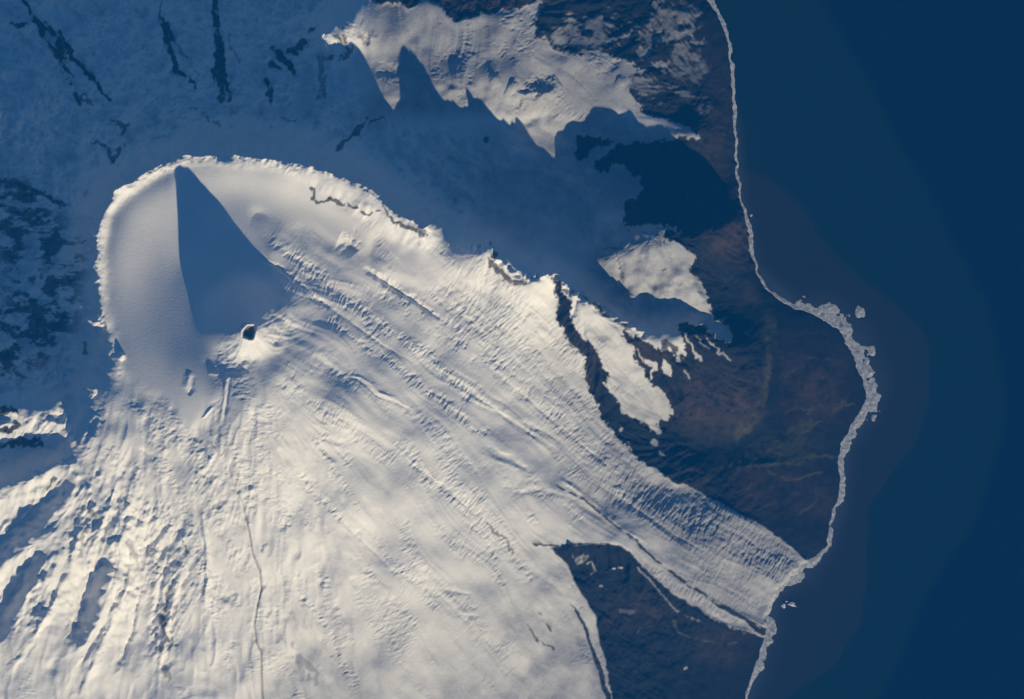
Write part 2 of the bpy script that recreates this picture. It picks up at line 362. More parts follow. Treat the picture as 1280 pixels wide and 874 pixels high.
snow_broken(850,114,30,8,20,-.1,.55); snow_broken(822,6,20,10,-60,-.2,.5); snow_broken(700,60,30,14,20,-.2,.5); snow_broken(880,140,14,22,10,-.4,.5); snow_broken(776,92,12,6,-30,.2)
snow_broken(862,20,22,14,-40,-.3,.45)
snow_line([(757,54,3),(778,48,3),(794,40,1.5)], .5); snow_line([(788,94,1.5),(800,93,2),(808,90,1)], .8); snow_line([(865,52,1),(878,53,1)], .6)
for l, a in (([(806,450,2.5),(817,456,5),(812,464,2),(816,472,1)],.95),([(833,452,2.5),(834,462,3),(836,469,1)],.9),([(854,464,1),(862,474,1.2)],.8),([(857,420,1.2),(862,432,1.2),(876,452,2.2)],.85),
 ([(879,421,1.2),(893,433,1.6),(909,451,1.2)],.95),([(846,444,3),(848,452,1)],.6),([(797,442,1.5),(802,452,1.2)],.8),([(864,436,1),(872,448,1)],.5),([(868,420,.8),(884,438,.8)],.5),
 ([(816,552,2.2),(822,556,1.5)],.9),([(826,566,1.5),(832,569,1.2)],.8),([(773,537,1),(776,540,1)],.8),([(785,552,.8),(787,554,.8)],.6),([(778,513,1.2),(784,520,.8)],.7),
 ([(758,482,1.2),(762,486,1)],.8),([(739,703,1),(745,714,1.5),(738,718,1)],.5),([(766,711,1),(768,711,1)],.8),([(774,709,1.2),(777,710,1)],.9),([(750,732,1),(752,733,1)],.7),([(855,837,1),(858,835,1.5)],.9),
 ([(776,764,2.5),(790,765,3)],.2),([(800,785,.8),(798,790,.8)],.25),([(872,402,4),(892,408,6),(910,420,3)],.6),([(858,395,3),(875,398,2)],.5)): snow_line(l, a)
line_moat = [(800,706),(830,740),(850,762),(880,775),(915,790)]
snow_line([(p[0]-3, p[1]+3, .9) for p in line_moat[:3]], .5); snow_broken(900,776,34,5,28,.0,.6); snow_broken(862,772,16,3,20,.1,.5)
snow_broken(726,700,10,14,70,-.1,.6)
rock = np.clip(blur(rock, 0.45)+0.0, 0, 1)
rock_soft = blur(rock, 2.2)

nw = (inside(GX, GY, [(-141,-111),(470,-111),(400,40),(430,100),(480,145),(640,180),(600,290),(536,280),(430,212),(235,187),(120,258),(110,420),(90,480),(-141,520)])).astype(np.float32); nw = blur(nw, 10)
# ------------------------------------------------------------------ relief detail
steep = sm(0.28, 0.8, gm)
ice = 1-rock_soft
def zoneblob(cx, cy, rx, ry, ang=0, lo=.5, hi=1.1):
    c, q = math.cos(R(ang)), math.sin(R(ang)); dx, dy = GX-cx, GY-cy
    return 1-sm(lo, hi, np.hypot((dx*c+dy*q)/rx, (-dx*q+dy*c)/ry))
# smooth drifted snow of the caldera
smooth_zone = np.maximum.reduce([zoneblob(200,330,85,135), zoneblob(290,240,60,35), zoneblob(300,330,60,90), zoneblob(230,470,50,40), zoneblob(520,330,60,30,20)*.6])
smooth_zone = np.maximum(smooth_zone, blur(bowl, 4))
rough_w = 1-smooth_zone
band = sm(-0.2, 1.2, flow_c*.8+flow_b*.5+.15)
crz = np.maximum.reduce([zoneblob(700,480,130,60,48), zoneblob(880,690,120,40,33)*1.1, zoneblob(560,450,210,40,36)*.9, zoneblob(360,310,60,22,35), zoneblob(560,640,220,50,40)*.8,
                         zoneblob(850,745,100,22,33), zoneblob(400,760,80,80)*.6, zoneblob(220,640,150,80)*.7, zoneblob(650,80,50,50)*1.0,zoneblob(760,80,60,40)*.9]).astype(np.float32)
BANDS = [([(300,272),(340,305),(400,348),(450,388),(500,420),(560,470),(610,508)],11,1.1),([(325,312),(372,352),(402,386),(440,418),(500,462),(560,500),(600,540)],6,1.2),
 ([(470,362),(540,402),(620,455),(680,505),(740,565),(800,622),(860,660)],16,.9),([(560,362),(640,420),(700,470),(750,530),(800,585)],22,.75),([(600,335),(660,380),(690,420),(725,470),(750,530)],16,.8),
 ([(500,562),(540,605),(575,635),(620,690)],7,1.0),([(378,598),(400,622),(450,668),(500,715),(545,745)],6,1.1),([(455,665),(490,700),(540,745)],8,.9),([(368,718),(395,755),(420,800),(445,850)],6,1.1),
 ([(515,600),(560,612),(600,650),(640,690),(660,720)],8,1.0),([(762,690),(820,722),(880,757),(945,787)],11,1.0),([(780,605),(860,640),(920,680),(985,715)],26,1.15),([(870,690),(920,725),(955,765)],20,.6),
 ([(200,560),(228,620),(245,690),(265,750),(290,830)],7,.9),([(285,560),(310,600),(345,640),(370,660)],22,.7),([(360,478),(400,505),(450,550)],12,.8),([(420,470),(520,520),(600,585),(680,620)],10,.6),
 ([(470,405),(540,450),(590,500)],8,1.0),([(620,25),(655,20),(650,55),(625,70)],14,1.2),([(735,50),(765,80),(790,95)],24,1.0),([(640,380),(680,420),(700,450)],12,.9),([(545,372),(600,410),(660,470)],7,.8),
 ([(560,730),(600,780),(640,830)],14,.5),([(440,720),(480,770),(500,830)],12,.5),([(80,520),(40,540),(110,560)],14,.6),([(150,560),(110,620)],12,.7),([(700,700),(735,790),(750,840)],7,.6),([(520,300),(560,330),(600,350)],10,.6)]
bnd = np.zeros_like(H)
for pts, wd, am in BANDS:
    s, px, py = local(pts, wd*2.5, GX+noise(26)*3, GY+noise(26)*3); d, _ = seg_dist(px, py, pts)
    bnd[s] = np.maximum(bnd[s], am*np.exp(-(d/wd)**2))
bnd *= sm(-1.1, .9, flow_c*.7+NZ*.7+noise(30)*.4+.1)*rough_w
faint = sm(.4, 1.6, flow_c*.8+NZ2*.6)*rough_w*.6
fine = lic(white(0.6), -FY, FX, 1.0, 1)
glz = sm(300,400,GX+.2*(GY-300))*sm(-.3,.9,flow_c+.3)
det = (crev_f*.36+crev_m*.27+fine*.10)*np.maximum(bnd, faint)+flow_r*.34*glz*rough_w+flow_s*.35*rough_w
det += fine*.035*rough_w
det += (flow_m*0.14+flow_c*.75+flow_b*1.3)*rough_w*.5+noise(38)*1.35*rough_w+noise(19)*.30*rough_w-bnd*1.3
det += noise(70)*.3*smooth_zone
det += (noise(24)*2.0+noise(12)*.8+gully_b*.5)*np.maximum(zoneblob(810,330,85,60), zoneblob(775,450,90,50,60)*.8)
det += (noise(30)*2.4+noise(14)*.6)*zoneblob(600,70,170,70)
det += (noise(11)*1.7+noise(5.5)*.9+gully_b*.9)*zoneblob(95,690,120,150)*(.55+.45*sm(-.5,.8,NZ2))
swz = sm(520,380,GX)*sm(470,540,GY)
det += (flow_c*.7+flow_m*.12+flow_b*.9+noise(30)*1.5+(1-np.abs(flow_s))*1.1)*swz*rough_w*.8
det += (noise(30)*.9+noise(52)*1.6)*sm(330,420,GX)*rough_w
det *= ice
det += nw*(NZ2*2.6+NZ*1.5+gully_b*1.3+gully*.45+flow_c*.8+flow_s*.5)
srg = np.maximum.reduce([zoneblob(165,670,70,60,60), zoneblob(205,690,45,70), zoneblob(285,610,60,50,60)*.7, zoneblob(110,655,20,50)*1.0, zoneblob(345,415,30,30)*.9, zoneblob(300,450,30,30)*.6, zoneblob(60,540,60,30)*.8, zoneblob(205,790,25,60)])*rough_w*ice
det += srg*(noise(13)*1.1+noise(6.5)*.75+noise(3.4)*.36+gully*.25)
# tidy southern slopes carry short wind and serac ripples
sr = zoneblob(230,650,230,220,0,.4,1.1)*rough_w*ice
det += (noise(9)*.30+noise(4.5)*.22+noise(2.6)*.10+gully*.13)*sr*sm(-.2, 1.0, NZ2+flow_c*.4)*1.5
# rocks and steep walls get gullies
det += (gully*.75+gully_b*1.4)*steep*(0.25+rock_soft)*sm(8,50,H)*rough_w*(1-.8*sm(840,900,GX))
land = sm(.4, .9, rock_soft)
det += land*((NZ*.5+gully*.22+gully_b*.5+NZ2*.6)*sm(2, 30, H)*1.3*(1-.4*sm(840,900,GX))+noise(5)*.10+NZ2*.5*sm(2,30,H))
H += det
RIM = [(136,412),(126,380),(128,345),(123,310),(130,268),(150,241),(177,221),(206,205),(235,197),(300,195),(350,203),(392,209),(430,222),(466,240),(490,262),(520,279),(536,289)]
s, px, py = local(RIM, 30, GX+WXn*.8, GY+WYn*.8); d, _ = seg_dist(px, py, RIM)
H[s] += (3.5+2.2*sm(270,340,GX[s])+1.5*NZ2[s]+.35*NZ[s])*np.exp(-d/5.0)
CREST = [(590,309),(602,307),(614,305),(622,325),(650,345),(672,348),(689,343),(700,358),(720,368),(750,384),(770,395),(786,403),(805,418)]
s, px, py = local(CREST, 20, GX, GY); d, _ = seg_dist(px, py, CREST)
spk = noise(7)*1.0+noise(4)*1.1
H[s] += spk[s]*2.6*np.exp(-(d/4.5)**2)
H += (noise(15)*2.0+noise(8)*.8)*np.maximum.reduce([zoneblob(815,360,70,24), zoneblob(560,125,90,22)*.7, zoneblob(655,140,50,24)*.7])
# raised ribs, steps and open cracks:  (points, height, width)
FEAT = [
 ([(104,640),(94,690),(72,745),(42,800),(10,842)],6,5),([(180,645),(168,700),(150,760),(122,820),(100,870)],6,5),([(232,700),(216,755),(204,810),(198,860)],5.5,4),([(212,690),(200,740),(192,790)],-5,4),
 ([(150,600),(132,645),(122,680)],5,4),([(62,690),(34,752),(4,812)],5,4),([(90,700),(70,740),(55,770)],-5,4),([(255,640),(262,700),(258,760)],5,3.5),([(140,760),(120,800),(95,840)],-5,4),([(175,740),(165,790),(150,830)],-5,3.5),
 ([(845,300),(880,330),(905,345)],3,7),([(850,455),(880,485),(905,520)],2.5,6),([(900,450),(930,470),(955,480)],2,6),
 ([(240,464),(238,474),(235,486)],2.4,3.2),([(244,470),(243,482),(239,494)],-2.6,3),([(290,470),(285,475),(283,495),(280,512),(277,530)],1.9,1.8),([(290,468),(286,500),(282,528)],-1.9,1.7),
 ([(268,508),(258,520),(254,523)],1.6,1.5),([(262,540),(270,555),(278,568),(284,560)],-1.8,1.6),([(178,560),(188,568),(196,574)],-5,4),([(196,572),(206,582),(210,600)],3,3),
 ([(245,540),(255,552)],-3,4),([(262,466),(276,468)],1.0,2),
 ([(436,472),(447,474),(460,482),(470,494),(480,498),(492,502)],-2.4,1.8),([(440,469),(452,472),(466,480),(474,490),(494,498),(514,510)],2.4,2.2),([(492,502),(515,512)],-1.2,1.6),
 ([(400,548),(425,552),(450,551)],-3.0,4),([(405,556),(440,560)],1.2,4),([(395,442),(405,448),(418,462)],-3.4,8),
 ([(600,556),(630,570),(665,590)],-3.6,5),([(598,566),(625,576),(655,588)],2.6,3),([(650,525),(680,540),(706,556)],-3,4),([(640,490),(660,500)],-3,7),
 ([(575,395),(590,400),(605,420)],-3.5,5),([(612,402),(640,420)],-2,4),([(470,318),(520,345)],-1.5,8),
 ([(424,301),(436,306),(444,318)],-7,8),([(455,335),(500,365),(560,405)],-6,4),([(345,335),(372,350),(402,378),(440,404),(480,432),(520,455)],-2.6,2.4),([(325,322),(360,340)],-3,3),([(560,470),(610,505),(660,540),(700,565)],-3,3),([(600,450),(660,498),(720,550),(780,600)],-2.6,3),([(740,600),(800,640),(880,690)],-3,3),([(510,575),(560,612),(610,655)],-3,3),([(390,610),(450,672),(510,730)],-2.4,3),
 ([(700,598),(730,618),(760,642)],3.0,3),([(560,760),(580,768),(600,770)],-2.4,4),([(545,735),(590,742)],-2.4,3),([(430,690),(470,720)],-2.4,5),([(480,740),(510,765)],-2,5),
 ([(640,615),(680,612),(720,625)],-3,4),([(690,596),(712,606),(740,628),(780,660),(830,705),(880,742),(930,772)],1.2,3.5),
 ([(700,700),(715,725),(728,760)],-1.2,4),([(640,695),(680,722),(708,745)],-2.5,4),
 ([(452,52),(462,50)],-8,6),([(520,92),(470,92)],-5,7),([(500,95),(466,98)],0,6),
 ([(632,112),(655,122),(680,118),(700,104)],15,13),([(612,104),(626,100)],6,9),([(560,64),(575,80)],-3.5,13),([(590,70),(600,84)],3.5,9),([(770,98),(785,104)],3,7),([(700,60),(720,90)],3,12),([(745,60),(760,84)],3,10),
 ([(767,312),(772,330),(776,362)],-7,4),([(762,318),(760,340)],4,6),([(800,300),(810,325),(806,350)],3.5,9),([(835,305),(845,330)],3,7),([(790,312),(784,306)],-5,4),([(846,348),(850,358)],-4,5),([(775,375),(800,380)],2,6),
 ([(748,352),(752,368)],4,5),([(880,374),(872,362)],4,4),([(700,384),(708,402),(722,424)],2,2),
 ([(722,372),(718,384),(714,395)],-5,4),([(726,366),(729,362)],4,3),([(745,378),(742,392)],-1.5,3),
 ([(92,256),(105,262),(118,272)],9,7),([(112,285),(118,300)],7,6),([(92,381),(108,384),(122,388)],20,4),([(112,396),(128,412)],14,6),([(104,316),(118,314)],14,4),([(118,352),(124,358)],8,4),([(118,372),(124,368)],8,3),
 ([(150,448),(158,442)],6,4),([(105,478),(115,486),(122,494)],9,6),([(8,512),(24,518)],6,4),([(0,532),(25,528)],8,4),([(50,535),(60,528),(85,530)],5,4),([(65,520),(85,520)],-5,5),
 ([(404,66),(412,62)],8,5),([(400,42),(408,48)],5,5),
 ([(940,792),(900,778),(860,757),(820,726),(795,700)],1.6,3),
 ([(880,582),(915,585),(955,579),(1000,576)],2.0,4),([(840,575),(880,588)],1.5,5),([(965,440),(972,480),(958,530),(930,548)],.8,8),
 ([(950,565),(985,555),(1015,535)],1.2,7),([(1040,540),(1060,525),(1078,508)],.7,4),
 ([(870,500),(895,512)],-2,3),([(895,470),(912,482),(922,490)],-2,2),
]
for pts, amp, wd in FEAT:
    if len(pts) == 1: pts = [pts[0], (pts[0][0]+.5, pts[0][1])]
    s, px, py = local(pts, wd*3+3, GX+WXn*.7, GY+WYn*.7)
    L_ = len(pts)-1; d, v = seg_dist(px, py, [(p[0], p[1], i_/L_) for i_, p in enumerate(pts)])
    tp = (np.clip(4*v*(1-v), 0, 1)**.6 if L_ > 1 or abs(pts[0][0]-pts[1][0]) > 1 else 1.0)
    wl = wd*(.75+.25*NZ[s]+.25*tp); wl = np.maximum(wl, 1.1)
    H[s] += (.85 if abs(amp) >= 5 or GX[s].mean() < 300 and GY[s].mean() > 450 else .5)*amp*tp*(1+.3*NZ2[s])*np.exp(-(d/wl)**2)
# the long open crevasse running south
pts = [(288,580),(291,600),(304,625),(313,665),(317,690),(326,712),(328,735),(322,760),(319,780),(321,800),(327,812),(328,855),(330,900)]
s, px, py = local(pts, 8, GX+WXn*.3, GY+WYn*.3); d, _ = seg_dist(px, py, pts); cv = np.exp(-(d/1.15)**2)
fade = sm(570, 690, GY[s]); H[s] -= 2.6*cv*(.25+.75*fade)
rock[s] = np.maximum(rock[s], .55*cv*fade)  # shade down in the crack, painted with the rock colour
# crater
rc = np.hypot(GX-313.5, GY-415.0)*(1+.10*noise(7)+.05*noise(3.5))
H += 1.2*np.exp(-((rc-10.5)/2.5)**2)-13*(1-sm(4.0, 10.0, rc))
rock = np.maximum(rock, .85*(1-sm(6.5, 9, rc)))  # dark volcanic rock colour inside also stands in for the crater's shade
# ------------------------------------------------------------------ meet the sea
slc = (slice(0, NY), slice(int(560-X0), NX))
CL = [p for p in COAST if -320 < p[1] < 1160 and p[0] > 600]
dl = np.full(H.shape, 400.0, np.float32)
dd, _ = seg_dist(LX[:, ::1], LY, [(p[0], p[1]) for p in CL])
ins = inside(LX, LY, COAST); dd = np.where(ins, dd, -dd).astype(np.float32)
sd_c = samp(dd, (GX+noise(9)*.7+noise(4)*.4-lx[0])/LS, (GY+noise(9)*.7+noise(4)*.4-ly[0])/LS)
tongue = sm(.2, .8, 1-rock_soft)
shore = 1-np.exp(-np.maximum(sd_c, 0)/(16-14.2*tongue))
Hl = np.maximum(H, 2.0+5.0*tongue)*shore+np.clip(sd_c*.25, 0, .5)
H = np.where(sd_c > 0, Hl, np.maximum(sd_c*.6, -3)).astype(np.float32)

# ------------------------------------------------------------------ ground colour factors
# veg: greenish ground cover, red: reddish lava ground
def bl(cx, cy, rx, ry, ang=0): return zoneblob(cx, cy, rx, ry, ang, .3, 1.2)
veg = np.maximum.reduce([(1-sm(3,9,seg_dist(WX, WY, [(935,572),(960,562),(985,545),(1010,530)])[0])), (1-sm(2,6,seg_dist(WX, WY, [(905,582),(950,578),(1000,578)])[0])),
     .6*(1-sm(3,12,seg_dist(WX, WY, [(962,400),(960,470),(950,510),(925,545)])[0])), .5*bl(945,275,14,30), .5*bl(980,560,60,25)])
for l in ([(960,566,1),(975,574,1.5),(1000,578,1.5),(1040,572,1)],[(905,583,1.5),(930,583,2.2),(958,577,1.5)],[(950,578,1.5),(965,560,3),(985,548,4),(1010,534,4),(1024,528,2)],[(958,400,1),(964,440,2),(963,480,2),(952,510,1.5),(930,540,1)],
          [(1040,512,1),(1055,500,3),(1068,498,1)],[(975,520,.7),(1000,510,1.2),(1030,515,.7)],[(985,470,.8),(1010,450,1),(1035,455,.7)],[(960,590,.8),(990,600,1.2),(1030,596,.7)],[(1000,640,.8),(1020,625,1.2)],[(840,780,.8),(870,800,1.2),(920,805,1)]):
    s, px, py = local(l, 14, WX+noise(18)*3, WY+noise(18)*3); d, v = seg_dist(px, py, l); veg[s] = np.maximum(veg[s], .9*(1-sm(v*.6, v+1.6, d)))
veg = np.clip(veg*(.75+.35*NZ), 0, 1)
red = np.maximum.reduce([bl(915,300,38,34), bl(900,500,70,60)*.9, bl(1015,480,60,80)*.8, bl(980,625,80,30)*.7, bl(940,600,110,30)*.6,bl(880,150,50,90)*.4, bl(940,370,16,14),bl(790,765,70,30)*.3, bl(900,810,50,30)*.5, bl(600,0,100,30)*.8, bl(640,335,70,36), bl(800,430,70,40), bl(725,440,30,90)*.6, bl(425,55,26,26)])
red = np.clip(red*(.8+.25*NZ2+.15*NZ), 0, 1)
shade_mottle = np.maximum.reduce([(1-sm(3,9,seg_dist(WX, WY, [(845,548),(880,566),(925,560),(955,535),(970,490),(965,440)])[0])), bl(900,380,36,30)*.8, bl(1025,430,34,22)*.6])*.8  # shade painted dark in crescent hollow and behind ridge, plus a shore patch
shade_mottle = np.clip(shade_mottle+.25*NZ*land, 0, 1)

# ------------------------------------------------------------------ materials
def new_mat(name):
    m = bpy.data.materials.new(name); m.use_nodes = True; t = m.node_tree
    return m, t, t.nodes["Principled BSDF"]
def mixc(t, fac, a, b):
    n_ = t.nodes.new("ShaderNodeMix"); n_.data_type = 'RGBA'
    for sock, v in ((0, fac), (6, a), (7, b)):
        if isinstance(v, bpy.types.NodeSocket): t.links.new(v, n_.inputs[sock])
        else: n_.inputs[sock].default_value = v if sock == 0 else (*v, 1)
    return n_.outputs[2]
def attr(t, name):
    a = t.nodes.new("ShaderNodeAttribute"); a.attribute_name = name; return a
def ntex(t, scale, detail=6, rough=.6):
    c = t.nodes.new("ShaderNodeTexCoord"); n_ = t.nodes.new("ShaderNodeTexNoise"); n_.inputs["Scale"].default_value = scale
    n_.inputs["Detail"].default_value = detail; n_.inputs["Roughness"].default_value = rough
    t.links.new(c.outputs["Object"], n_.inputs["Vector"]); return n_.outputs["Fac"]
def ramp(t, v, a, b):
    m = t.nodes.new("ShaderNodeMapRange"); m.inputs[1].default_value = a; m.inputs[2].default_value = b; t.links.new(v, m.inputs[0]); return m.outputs[0]
m_ter, t, b = new_mat("snow_and_rock")
ca = attr(t, "cover"); sep = t.nodes.new("ShaderNodeSeparateColor"); t.links.new(ca.outputs["Color"], sep.inputs[0])
rk, vg, rd = sep.outputs; shd_ = ca.outputs["Alpha"]; age_shade = attr(t, 'old_ice_shade').outputs['Fac']
n1 = ramp(t, ntex(t, 9, 8, .7), .35, .65); n2 = ramp(t, ntex(t, 40, 5, .7), .3, .7)
rock_c = mixc(t, n1, (.005, .009, .016), (.022, .022, .026))
rock_c = mixc(t, rd, rock_c, mixc(t, n1, (.050, .034, .028), (.105, .068, .052)))
n3 = ramp(t, ntex(t, 2.2, 9, .72), .42, .62)
rock_c = mixc(t, n3, mixc(t, .35, rock_c, (.006, .010, .014)), rock_c)
rock_c = mixc(t, vg, rock_c, mixc(t, n2, (.080, .082, .038), (.12, .105, .050)))
rock_c = mixc(t, shd_, rock_c, (.008, .013, .018))
snow_c = mixc(t, ramp(t, ntex(t, 3.0, 6, .6), .35, .7), (.83, .82, .79), (.90, .885, .85))
snow_c = mixc(t, age_shade, snow_c, mixc(t, n2, (.30, .31, .34), (.44, .44, .44)))
t.links.new(mixc(t, rk, snow_c, rock_c), b.inputs["Base Color"])
b.inputs["Roughness"].default_value = .85; b.inputs["Specular IOR Level"].default_value = .15
bm_ = t.nodes.new("ShaderNodeBump"); bm_.inputs["Strength"].default_value = .2; bm_.inputs["Distance"].default_value = .01
t.links.new(n2, bm_.inputs["Height"]); t.links.new(bm_.outputs[0], b.inputs["Normal"])

m_sea, t, b = new_mat("sea_water")
ca = attr(t, "silt"); sep = t.nodes.new("ShaderNodeSeparateColor"); t.links.new(ca.outputs["Color"], sep.inputs[0])
n1 = ramp(t, ntex(t, 1.2, 8, .65), .3, .7)
deep = mixc(t, n1, (.001, .008, .030), (.002, .011, .036))
c1 = mixc(t, sep.outputs[1], deep, (.007, .023, .034)); c2 = mixc(t, sep.outputs[0], c1, (.030, .029, .038))
c2 = mixc(t, sep.outputs[2], c2, (.10, .13, .17)); gr = ntex(t, 25, 3, .7)
c2 = mixc(t, ramp(t, gr, .35, 1.3), c2, (.010, .022, .050))
t.links.new(c2, b.inputs["Base Color"]); b.inputs["Roughness"].default_value = .35; b.inputs["IOR"].default_value = 1.33; b.inputs["Specular IOR Level"].default_value = .25
wv = ntex(t, 60, 4, .6); bm_ = t.nodes.new("ShaderNodeBump"); bm_.inputs["Strength"].default_value = .3; bm_.inputs["Distance"].default_value = .004
t.links.new(wv, bm_.inputs["Height"]); t.links.new(bm_.outputs[0], b.inputs["Normal"])

m_surf, t, b = new_mat("sea_foam")
t.links.new(mixc(t, ramp(t, ntex(t, 22, 7, .75), .38, .6), (.24, .26, .29), (.62, .62, .61)), b.inputs["Base Color"]); b.inputs["Roughness"].default_value = .9
m_ice, t, b = new_mat("berg_ice")
t.links.new(mixc(t, ramp(t, ntex(t, 14, 5), .3, .7), (.50, .52, .56), (.72, .70, .68)), b.inputs["Base Color"]); b.inputs["Roughness"].default_value = .6

# ------------------------------------------------------------------ meshes
gy_, gx_ = np.gradient(H)
N = np.stack([-gx_, gy_, np.ones_like(H)], -1); N /= np.linalg.norm(N, axis=-1, keepdims=True)
V = np.stack([(GX-CX)/U, (CY-GY)/U, H/U], -1).reshape(-1, 3).astype(np.float32)
Nf = N.reshape(-1, 3).astype(np.float32)
AGE_SHADE = np.clip((1-sm(10, 165, blur(H, 6)))*np.maximum(sm(380, 620, GX+.35*(GY-400)), sm(440, 520, GX)*sm(170,120,GY)*1.3)*(1+.12*flow_c+.1*NZ), 0, 1)
AGE_SHADE = np.maximum.reduce([AGE_SHADE, sm(430,500,GX)*sm(165,130,GY)*sm(-20,10,GX-400)*(1.0+.1*NZ2), zoneblob(810,330,110,100)*(.95+.1*NZ), zoneblob(780,460,90,70,60)*.45])  # plateau's tilt from the sun is put into colour; peak, hanging glacier darker
AGE_SHADE = np.clip(AGE_SHADE, 0, 1).ravel().astype(np.float32)
COL = np.stack([rock, veg, red, shade_mottle], -1).reshape(-1, 4).astype(np.float32)
def raw_mesh(name, verts, quads, mat, smooth=True):
    me = bpy.data.meshes.new(name); nf = len(quads)
    me.vertices.add(len(verts)); me.vertices.foreach_set("co", verts.ravel())
    me.loops.add(nf*4); me.loops.foreach_set("vertex_index", quads.ravel().astype(np.int32))
    me.polygons.add(nf); me.polygons.foreach_set("loop_start", np.arange(0, nf*4, 4, dtype=np.int32))
    me.update(calc_edges=True)
    me.polygons.foreach_set("use_smooth", np.full(nf, smooth)); me.materials.append(mat)
    return me
def grid_obj(name, facemask, V, NXv, mat, Nrm=None, col=None, cname="cover"):
    j, i = np.nonzero(facemask); a = j*NXv+i
    q = np.stack([a+NXv, a+NXv+1, a+1, a], -1)
    used = np.zeros(len(V), bool); used[q.ravel()] = True; idx = np.cumsum(used)-1
    me = raw_mesh(name, np.ascontiguousarray(V[used]), idx[q], mat)
    if col is not None:
        at = me.color_attributes.new(cname, 'FLOAT_COLOR', 'POINT'); at.data.foreach_set("color", np.ascontiguousarray(col[used]).ravel())
    if col is COL:
        at = me.attributes.new("old_ice_shade", 'FLOAT', 'POINT'); at.data.foreach_set("value", np.ascontiguousarray(AGE_SHADE[used]))
    if Nrm is not None: me.normals_split_custom_set_from_vertices(Nrm[used])
    o = bpy.data.objects.new(name, me); SC.collection.objects.link(o); return o
fq = lambda a: a[:-1, :-1]
fx_, fy_ = fq(WX), fq(WY)
hq = np.maximum.reduce([H[:-1, :-1], H[1:, :-1], H[:-1, 1:], H[1:, 1:]])
keep = hq > -2.5
left = keep.copy()
def take(m):
    global left
    r_ = m & left; left = left & ~m; return r_
STR = []
def region(name, mask, label, parent=None):
    mk = take(mask)
    if not mk.any(): return None
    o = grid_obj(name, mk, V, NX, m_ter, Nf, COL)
    if parent: o.parent = parent
    else: o["kind"] = "structure"; o["label"] = label
    return o
rcq = fq(rc)
crater_m = rcq < 11
cone_poly = [(268,455),(240,440),(238,400),(262,370),(300,352),(345,352),(372,380),(385,420),(370,452),(335,480),(300,485)]
cm = take(crater_m)
volcano = region("volcano_cone", inside(fx_, fy_, cone_poly), "white snow-covered volcanic cone throwing a long blue shadow wedge")
crater = grid_obj("crater", cm, V, NX, m_ter, Nf, COL); crater.parent = volcano; crater["label"] = "small round dark summit crater"
rk_q = fq(rock) > .5; ctl = fq(coastal.astype(np.float32)) > .5
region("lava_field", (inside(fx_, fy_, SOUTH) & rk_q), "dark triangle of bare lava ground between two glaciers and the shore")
region("rock_ridge", inside(fx_, fy_, [(680,335),(712,355),(730,420),(760,470),(800,530),(835,560),(850,600),(800,600),(700,470),(680,380)]) & rk_q, "dark rock wall between the large glacier and the small hanging glacier")
region("coastal_plain", inside(fx_, fy_, EAST) & rk_q, "dark brown lava plain and hills along the eastern shore")
region("rocky_slope", inside(fx_, fy_, NORTH) & rk_q, "dark bare rocky slope at the top edge")
region("hanging_glacier", inside(fx_, fy_, [(700,340),(770,390),(800,415),(850,430),(850,560),(820,560),(760,490),(710,400)]), "small sunlit white glacier east of the dark rock wall")
region("snow_peak", inside(fx_, fy_, [(735,335),(775,270),(870,270),(900,340),(925,430),(850,440),(790,405),(745,372)]), "isolated white snow peak near the eastern plain")
region("glacier", inside(fx_, fy_, [(536,289),(612,300),(690,343),(710,360),(850,600),(1010,690),(1020,720),(965,800),(780,690),(660,680),(560,600),(440,470),(380,430),(345,352),(300,280),(455,330)]), "broad crevassed glacier sweeping down to the sea at lower right")
region("snow_plateau", inside(fx_, fy_, [(395,30),(470,-109),(700,-109),(800,60),(870,150),(880,180),(780,160),(690,150),(600,150),(480,145),(430,90),(395,80)]), "sunlit high snow plateau along the top edge")
rim_poly = [(172,492),(150,455),(136,412),(126,380),(122,310),(130,268),(150,241),(177,221),(206,205),(235,197),(300,195),(350,203),(392,209),(430,222),(466,240),(490,262),(520,279),(536,289),(455,330),(300,280),(345,352),(300,400),(240,440),(230,480)]
region("caldera", inside(fx_, fy_, rim_poly), "smooth sunlit snow bowl and its curved bright rim")
region("snowfield", (fq(GY) < 520) & (inside(fx_, fy_, [(-141,-111),(470,-111),(400,40),(430,100),(480,145),(800,160),(880,185),(800,250),(740,330),(690,343),(612,300),(536,289),(430,222),(235,197),(130,268),(172,492),(60,508),(-141,550)])), "blue shaded snowfield behind the caldera rim")
region("snow_slope", np.ones_like(keep), "bright snow slopes fanning out below the volcano")

# remaining island outside the frame
sx = np.arange(-1500, 1300, 18.0, dtype=np.float32); sy = np.arange(-1500, 1900, 18.0, dtype=np.float32)
SXg, SYg = np.meshgrid(sx, sy); sz = rbf(SXg, SYg); sdc = np.where(inside(SXg, SYg, COAST), 1.0, -1.0)
sz = np.where(sdc > 0, np.maximum(sz, 2)+np.random.default_rng(5).standard_normal(sz.shape)*.8, -6)
incore = (SXg > X0+2) & (SXg < X1-20) & (SYg > Y0+2) & (SYg < Y1-20)
fm = ~(incore[:-1, :-1] & incore[1:, :-1] & incore[:-1, 1:] & incore[1:, 1:])
sz = np.where((SXg > X0-4) & (SXg < X1+4) & (SYg > Y0-4) & (SYg < Y1+4), sz-6, sz)
fm &= np.maximum.reduce([sz[:-1, :-1], sz[1:, :-1], sz[:-1, 1:], sz[1:, 1:]]) > -5
sv_ = np.stack([(SXg-CX)/U, (CY-SYg)/U, sz/U], -1).reshape(-1, 3).astype(np.float32)
rk2 = 1-sm(25, 55, sz+6*np.sin(SXg*.05)*np.cos(SYg*.04))
c2_ = np.stack([rk2, rk2*0, rk2*.4, rk2*0], -1).reshape(-1, 4).astype(np.float32)
